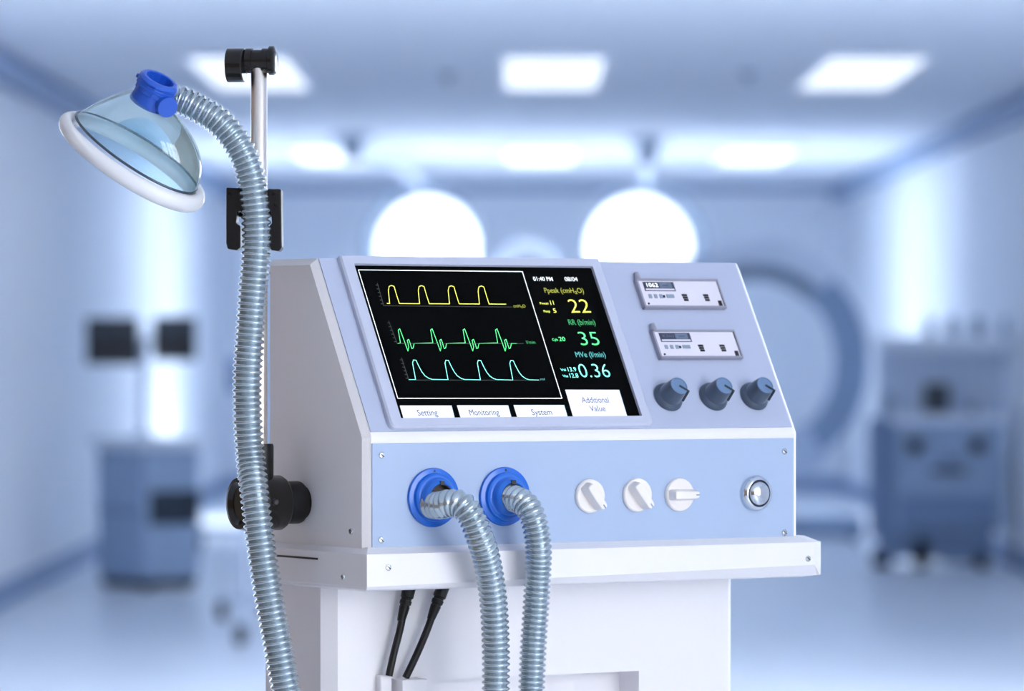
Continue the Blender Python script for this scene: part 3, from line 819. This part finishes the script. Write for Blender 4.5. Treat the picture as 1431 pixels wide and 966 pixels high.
# ------------------------------------------------------------------ surgical lamps
def surgical(px, py, d, r, facing, hx, hy, mx, my, label):
    c = at(px, py, d); md = (HC - CAM.z) * F / (H/2 - my); O = at(mx, my, md); O.z = HC
    t = empty('surgical_lamp', O, 0); tag(t, label, 'surgical lamp', 'surgical lamps on ceiling arms')
    f = Vector(facing).normalized(); s = d / F
    hc = c + Vector((hx*s, 0, -hy*s))
    mb = MB(); mb.lathe([(r*.3*s, -.10), (r*.7*s, -.09), (r*.97*s, -.04), (r*s, -.01), (r*s, .01), (r*.96*s, .02)], hc - O, f, EGREY, 48)
    mb.obj('lamp_housing', t, smooth=40)
    mb = MB(); mb.lathe([(r*.84*s, 0), (r*.84*s, .03), (r*.76*s, .045), (r*.3*s, .06)], c - O, f, LENS, 48); mb.obj('lamp_lens', t, smooth=40)
    top = hc + Vector((0, .10, r*s*.8)) - O
    mb = MB(); mb.tube(spline([top + Vector((0, .02, -.14)), top, top + Vector((0, -.15, .10)), Vector((top.x*.5, top.y*.5, -.12)), Vector((0, .25, -.13)), Vector((0, .02, -.13))], .06), .03, EPALE, 14); mb.obj('lamp_arm', t, smooth=60)
    mb = MB(); mb.lathe([(.15, 0), (.15, -.03), (.07, -.05), (.06, -.17), (.03, -.18)], (0, 0, 0), (0, 0, 1), EGREY, 32); mb.obj('ceiling_mount', t, smooth=40)
    l = bpy.data.lights.new('surgical_bulb', 'SPOT'); l.energy = 900; l.shadow_soft_size = .15; l.spot_size = math.radians(135); l.spot_blend = 1.0; l.color = (.92, .97, 1.0)
    lo = bpy.data.objects.new('surgical_bulb', l); COL.objects.link(lo); lo.parent = t; lo.location = c + f * .09 - O; lo.rotation_euler = (math.radians(12), 0, math.radians(180))
    return t
surgical(597, 346, 35, 84, (.10, -1, -.12), -8, -2, 492, 188, 'round glowing surgical lamp behind the screen side of the ventilator top')
surgical(893, 346, 35, 86, (-.10, -1, -.12), 10, -2, 905, 192, 'round glowing surgical lamp behind the meter side of the ventilator top')

# ring scanner whose white top shows between the lamps
d = 34.0; s = d / F
O = at(737, 388, d); rc = O.copy(); O.z = 0
rs = empty('ring_scanner', O, 0); tag(rs, 'white ring-shaped scanner peeking over the ventilator between the two glowing lamps', 'scanner')
mb = MB(); N = 56; prof_ = [(28, -.18), (40, -.22), (50, -.18), (52, 0), (50, .18), (40, .22), (28, .18)]; vs = []; fs = []; K = len(prof_)
for i in range(N):
    a = 2*PI*i/N
    for r_, y_ in prof_: vs.append(Vector((math.cos(a)*r_*s, y_, rc.z + math.sin(a)*r_*s)))
for i in range(N):
    for k_ in range(K): fs.append((i*K + k_, ((i+1) % N)*K + k_, ((i+1) % N)*K + (k_+1) % K, i*K + (k_+1) % K))
mb.add(vs, fs, EWHITE); mb.obj('gantry_ring', rs, smooth=40)
mb = MB(); mb.lathe([(29*s, -.02), (29*s, .02)], (0, .1, rc.z), (0, 1, 0), EDARK, 40); mb.obj('bore_cover', rs)
mb = MB(); mb.box((-.22, -.2, .06), (.22, .2, rc.z - 48*s)  , EWHITE); mb.obj('pedestal', rs, bevel=.03)
mb = MB(); mb.box((-.4, -.3, .0), (.4, .3, .10), EPALE); mb.obj('scanner_base', rs, bevel=.02)

# ------------------------------------------------------------------ background equipment
def part(mb, name, parent, O, **k):
    mb.v = [p - O for p in mb.v]; return mb.obj(name, parent, **k)
# equipment trolley by the left wall
d = 24.6; s = d / F
O = at(200, 826, d); O.z = 0
cart = empty('equipment_trolley', O, math.radians(38))
tag(cart, 'blue grey equipment trolley with white top and dark slot by the left wall', 'trolley')
cw, cd, chh = 85*s/.79, 68*s/.62, (826 - 628)*s
mb = MB(); mb.box((0, 0, .06), (cw*.9, cd*1.1, chh), EBLUE)
# box local: x to the right-back, y to the left-back
mb.v = [Vector((p.x, p.y, p.z)) for p in mb.v]
mb.obj('trolley_body', cart, bevel=.02)
mb = MB(); mb.box((.02, .02, .015), (cw*.9 - .02, cd*1.1 - .02, .07), EDARK); mb.obj('plinth', cart)
mb = MB(); mb.box((-.03, -.03, chh), (cw*.9 + .03, cd*1.1 + .03, chh + .06), EWHITE); mb.obj('worktop', cart, bevel=.02)
mb = MB(); mb.box((.04, -.012, chh - .40), (cw*.9 - .01, .02, chh - .22), EDARK); mb.obj('front_slot', cart)
mb = MB(); mb.box((-.012, .04, chh*.55), (.02, cd*1.0, chh*.57), EBLUED); mb.obj('side_seam', cart)
for a, b in ((.06, .06), (cw*.9 - .06, .06), (.06, cd), (cw*.9 - .06, cd)):
    mb = MB(); mb.lathe([(.045, -.02), (.05, -.012), (.05, .012), (.045, .02)], (a, b, .05), (1, 0, 0), EBLACK, 20); mb.obj('caster', cart, smooth=40)
# two monitors on a post that stands on the trolley
def monitor(px, py, w, h, label):
    c = at(px, py, d + .25); t = empty('display_monitor', c, 0); tag(t, label, 'monitor', 'dark monitors by the left wall')
    s = (d + .25) / F
    mb = MB(); mb.box((-w*s/2, -.02, -h*s/2), (w*s/2, .03, h*s/2), EDARK); mb.obj('monitor_case', t, bevel=.012)
    mb = MB(); mb.box((-w*s*.45, -.026, -h*s*.43), (w*s*.45, -.018, h*s*.43), EBLACK); mb.obj('display', t)
    mb = MB(); mb.box((-w*s*.42, -.028, h*s*.10), (w*s*.42, -.025, h*s*.36), EDARK); mb.obj('display_band', t)
    return t
monitor(157, 477, 74, 66, 'wider dark monitor above the trolley, farther from the hose')
monitor(244, 473.5, 60, 62, 'narrower dark monitor above the trolley, closer to the hose')
pw = at(200, 600, d + .33); pst = empty('monitor_post', (pw.x, pw.y, chh + .06), 0)
tag(pst, 'slim pale post and crossbar carrying two dark monitors over the trolley', 'stand')
zt_ = at(200, 476, d + .33).z - (chh + .06)
mb = MB(); mb.lathe([(.06, 0), (.06, .012), (.025, .03), (.022, zt_)], (0, 0, 0), (0, 0, 1), EPALE, 20); mb.obj('post', pst, smooth=40)
mb = MB(); mb.box((-.28, -.045, zt_ - .02), (.28, .02, zt_ + .02), EPALE); mb.obj('crossbar', pst, bevel=.008)

# drip stand behind the hose
O = at(330, 880, 21.3); O.z = 0; s = 21.3 / F
ivs = empty('drip_stand', O, 0); tag(ivs, 'wheeled drip stand partly hidden behind the long mask hose', 'drip stand')
px0 = at(345, 600, 21.3).x - O.x
mb = MB(); mb.lathe([(.016, .08), (.016, 1.55)], (px0, 0, 0), (0, 0, 1), EPALE, 16); mb.obj('post', ivs)
for x, y in ((310, 866), (336, 902), (400, 880), (372, 858)):
    dd = CAM.z * F / (y - 483); p = at(x, y, dd) - O; p.z = .045
    mb = MB(); mb.lathe([(.035, -.022), (.045, -.014), (.045, .014), (.035, .022)], p, (1, .2, 0), EBLACK, 20); cst = mb.obj('caster', ivs, smooth=40)
    mb = MB(); mb.tube([(px0, 0, .13), (p.x*.9 + px0*.1, p.y*.9, .11), (p.x, p.y, .09)], .014, EPALE, 10); mb.obj('foot', ivs, smooth=60)
zz = at(330, 525, 21.3).z
mb = MB(); mb.box((px0 - .085, -.06, zz - .08), (px0 + .05, .05, zz + .08), EBLUED); mb.obj('pump', ivs, bevel=.015)

# anaesthetic machine by the right wall
d = 27.1; s = d / F
O = at(1308, 795, d); O.z = 0
an = empty('anaesthesia_machine', O, math.radians(-4)); tag(an, 'blue wheeled anaesthesia machine with drawers, shelf and small screen by the right wall', 'medical machine')
X = lambda x: (x - 1308) * s
Z = lambda y: CAM.z - (y - H/2) * s
mb = MB(); mb.box((X(1252), 0, Z(742)), (X(1404), .55, Z(592)), EBLUE); mb.obj('cabinet', an, bevel=.02)
mb = MB(); mb.box((X(1214), .05, Z(752)), (X(1254), .5, Z(585)), EBLUED); mb.obj('side_unit', an, bevel=.02)
mb = MB(); mb.box((X(1258), -.02, Z(690)), (X(1398), .02, Z(640)), EBLUE); dr = mb.obj('drawer', an, bevel=.01)
mb = MB(); mb.box((X(1300), -.05, Z(662)), (X(1350), -.02, Z(655)), EDARK); mb.obj('handle', dr)
mb = MB(); mb.box((X(1258), -.02, Z(738)), (X(1392), .02, Z(694)), EBLUED); dr = mb.obj('drawer', an, bevel=.01)
mb = MB(); mb.box((X(1226), .04, Z(782)), (X(1388), .5, Z(740)), EBLUED); mb.obj('plinth', an, bevel=.01)
mb = MB(); mb.box((X(1315), .05, Z(788)), (X(1380), .4, Z(752)), EBLUED); mb.obj('footrest', an, bevel=.02)
for x in (1278, 1366):
    mb = MB(); mb.lathe([(.05, 0), (.045, .05), (.03, .06)], (X(x), .0, Z(622)), (0, -1, 0), EDARK, 24); mb.obj('dial', an, smooth=40)
mb = MB(); mb.lathe([(.035, 0), (.03, .05)], (X(1326), -.02, Z(646)), (0, -1, 0), EBLUED, 24); mb.obj('flow_dial', an, smooth=40)
mb = MB(); mb.box((X(1245), .02, Z(593)), (X(1400), .5, Z(580)), EWHITE); mb.obj('worktop', an, bevel=.01)
mb = MB(); mb.box((X(1228), .40, Z(588)), (X(1408), .5, Z(490)), EPALE); mb.obj('back_panel', an, bevel=.01)
mb = MB(); mb.box((X(1222), .10, Z(490)), (X(1412), .55, Z(470)), EWHITE); mb.obj('top_shelf', an, bevel=.01)
mb = MB(); mb.box((X(1291), .12, Z(578)), (X(1328), .22, Z(536)), EDARK); mo = mb.obj('small_screen', an, bevel=.01)
mb = MB(); mb.tube([(X(1240), .2, Z(582)), (X(1243), .2, Z(548))], .025, EGREY, 14); mb.obj('vaporiser', an, smooth=60)
mb = MB(); mb.tube([(X(1360), .2, Z(582)), (X(1360), .2, Z(566))], .03, EGREY, 14); mb.obj('vaporiser', an, smooth=60)
for x, y, r in ((1228, 768, .055), (1288, 786, .085), (1372, 780, .05), (1240, 758, .04)):
    yy = -.05 if y > 770 else .3
    mb = MB(); mb.lathe([(r*.8, -.03), (r, -.02), (r, .02), (r*.8, .03)], (X(x), yy, r), (.9, -.4, 0), EBLACK, 20); mb.obj('caster', an, smooth=40)
# things on its shelf
for kx, wd, nm in ((1300, 14, 'near the arch'), (1332, 17, 'second from the arch'), (1368, 19, 'second from the wall'), (1405, 10, 'nearest the wall')):
    p = Matrix.Rotation(math.radians(-4), 4, 'Z') @ Vector((X(kx), .3, 0)) + O
    t = empty('supply_bottle', (p.x, p.y, Z(470)), 0)
    tag(t, 'blurry grey bottle on the shelf of the blue machine, ' + nm, 'bottle', 'bottles on the machine shelf')
    r_ = wd * s / 2; hgt = (470 - 440) * s
    mb = MB(); mb.lathe([(r_*.95, 0), (r_, .01), (r_, hgt*.7), (r_*.6, hgt*.85)], (0, 0, 0), (0, 0, 1), EGREY, 20); mb.obj('bottle_body', t, smooth=40)
    mb = MB(); mb.lathe([(r_*.55, hgt*.84), (r_*.55, hgt)], (0, 0, 0), (0, 0, 1), EPALE, 16); mb.obj('bottle_cap', t)

# low step behind the drip stand
d = 29.5; s = d / F
O = at(318, 770, d); O.z = 0
stp = empty('step_stool', O, 0); tag(stp, 'low blue step stool on the floor between the trolley and the long hose', 'step stool')
mb = MB(); mb.box((-.22, 0, .11), (.25, .35, .14), EBLUED); mb.obj('tread', stp, bevel=.01)
for a in (-.2, .2):
    for b in (.04, .31):
        mb = MB(); mb.lathe([(.03, 0), (.02, .115)], (a, b, 0), (0, 0, 1), EBLACK, 14); mb.obj('leg', stp)

# C-arm x-ray unit
d = 30.7; s = d / F
O = at(1100, 758, d); O.z = 0
ca = empty('c_arm', O, 0); tag(ca, 'large C-shaped x-ray arm, blue and white, behind the ventilator', 'x-ray unit')
cc = at(1052, 505, d) - O
def arc(a0, a1, r, w, dep, m, name):
    mb = MB(); n = 48; vs = []; fs = []
    for i in range(n + 1):
        a = math.radians(a0 + (a1 - a0) * i / n)
        for rr, yy in ((r - w/2, -dep/2), (r + w/2, -dep/2), (r + w/2, dep/2), (r - w/2, dep/2)):
            vs.append(cc + Vector((math.cos(a)*rr*s, yy, math.sin(a)*rr*s)))
    for i in range(n):
        fs += [(i*4 + k, i*4 + (k+1) % 4, (i+1)*4 + (k+1) % 4, (i+1)*4 + k) for k in range(4)]
    fs += [(3, 2, 1, 0), tuple(4*n + k for k in range(4))]
    mb.add(vs, fs, m); return mb.obj(name, ca, bevel=.01)
arc(-62, 48, 138, 46, .16, EBLUE, 'arm_rail')
arc(46, 190, 154, 34, .18, EWHITE, 'arm_cover')
arc(46, 122, 124, 24, .14, EGREY, 'inner_rail')
mb = MB(); p = cc + Vector((math.cos(math.radians(125))*140*s, 0, math.sin(math.radians(125))*140*s)); mb.lathe([(.13, -.12), (.17, -.08), (.17, .1), (.14, .12)], p, (.57, 0, -.82), EPALE, 32); mb.obj('detector', ca, smooth=40)
p = cc + Vector((math.cos(math.radians(-62))*140*s, 0, math.sin(math.radians(-62))*140*s))
mb = MB(); mb.lathe([(.12, -.16), (.14, -.1), (.14, .1), (.08, .16)], p, (-.47, 0, .88), EPALE, 32); mb.obj('x_ray_tube', ca, smooth=40)
mb = MB(); mb.box((-1.05, .12, .10), (-.75, .5, cc.z + .12), EPALE); mb.obj('column', ca, bevel=.03)
mb = MB(); mb.box((-1.1, .0, .03), (.52, .55, .17), EBLUE); mb.obj('shade_band_chassis', ca, bevel=.03)  # base added to fill the dark band of shaded lower wall
mb = MB(); mb.box((cc.x - 170*s, -.12, cc.z - .1), (cc.x - 118*s, .2, cc.z + .1), EBLUE); mb.obj('arm_carriage', ca, bevel=.02)
for a, b in ((-1.0, .08), (.45, .08), (-1.0, .5), (.45, .5)):
    mb = MB(); mb.lathe([(.05, -.02), (.06, -.01), (.06, .01), (.05, .02)], (a, b, .06), (1, 0, 0), EBLACK, 20); mb.obj('caster', ca, smooth=40)

# small ceiling fittings
for x, y, nm in ((625, 103, 'between the left and middle light panels'), (1045, 101, 'between the middle and right light panels')):
    dd = (HC - CAM.z) * F / (H/2 - y); p = at(x, y, dd)
    t = empty('sprinkler', (p.x, p.y, HC), 0); tag(t, 'small grey ceiling sprinkler ' + nm, 'sprinkler', 'ceiling sprinklers')
    mb = MB(); mb.lathe([(.05, 0), (.05, -.01), (.02, -.02)], (0, 0, 0), (0, 0, 1), EGREY, 20); mb.obj('rose', t, smooth=40)
    mb = MB(); mb.lathe([(.012, -.015), (.012, -.05), (.03, -.052)], (0, 0, 0), (0, 0, 1), EGREY, 16); mb.obj('head', t)

# ------------------------------------------------------------------ light
w = bpy.data.worlds.new('daylight'); SC.world = w; w.use_nodes = True
bg = w.node_tree.nodes['Background']; bg.inputs[0].default_value = (0.94, 0.97, 1.0, 1); bg.inputs[1].default_value = 7.6

SC.view_settings.view_transform = 'Standard'; SC.view_settings.look = 'None'
SC.view_settings.gamma = 1.0; SC.view_settings.use_curve_mapping = False
SC.view_settings.exposure = 0.4
SC.cycles.diffuse_bounces = 12; SC.cycles.max_bounces = 16; SC.cycles.transparent_max_bounces = 16
SC.cycles.use_denoising = True
SC.cycles.sample_clamp_indirect = 6.0

cam = bpy.data.cameras.new('camera'); co = bpy.data.objects.new('camera', cam); COL.objects.link(co)
co.location = CAM; co.rotation_euler = (PI/2, 0, 0)
cam.sensor_fit = 'HORIZONTAL'; cam.sensor_width = 36.0; cam.lens = F / W * 36.0
cam.clip_end = 200
cam.dof.use_dof = True; cam.dof.focus_distance = l2w(Vector((.2, 0, 1.2))).y - .03
cam.dof.aperture_fstop = (cam.lens / 1000) / .0260; cam.dof.aperture_blades = 0
SC.camera = co
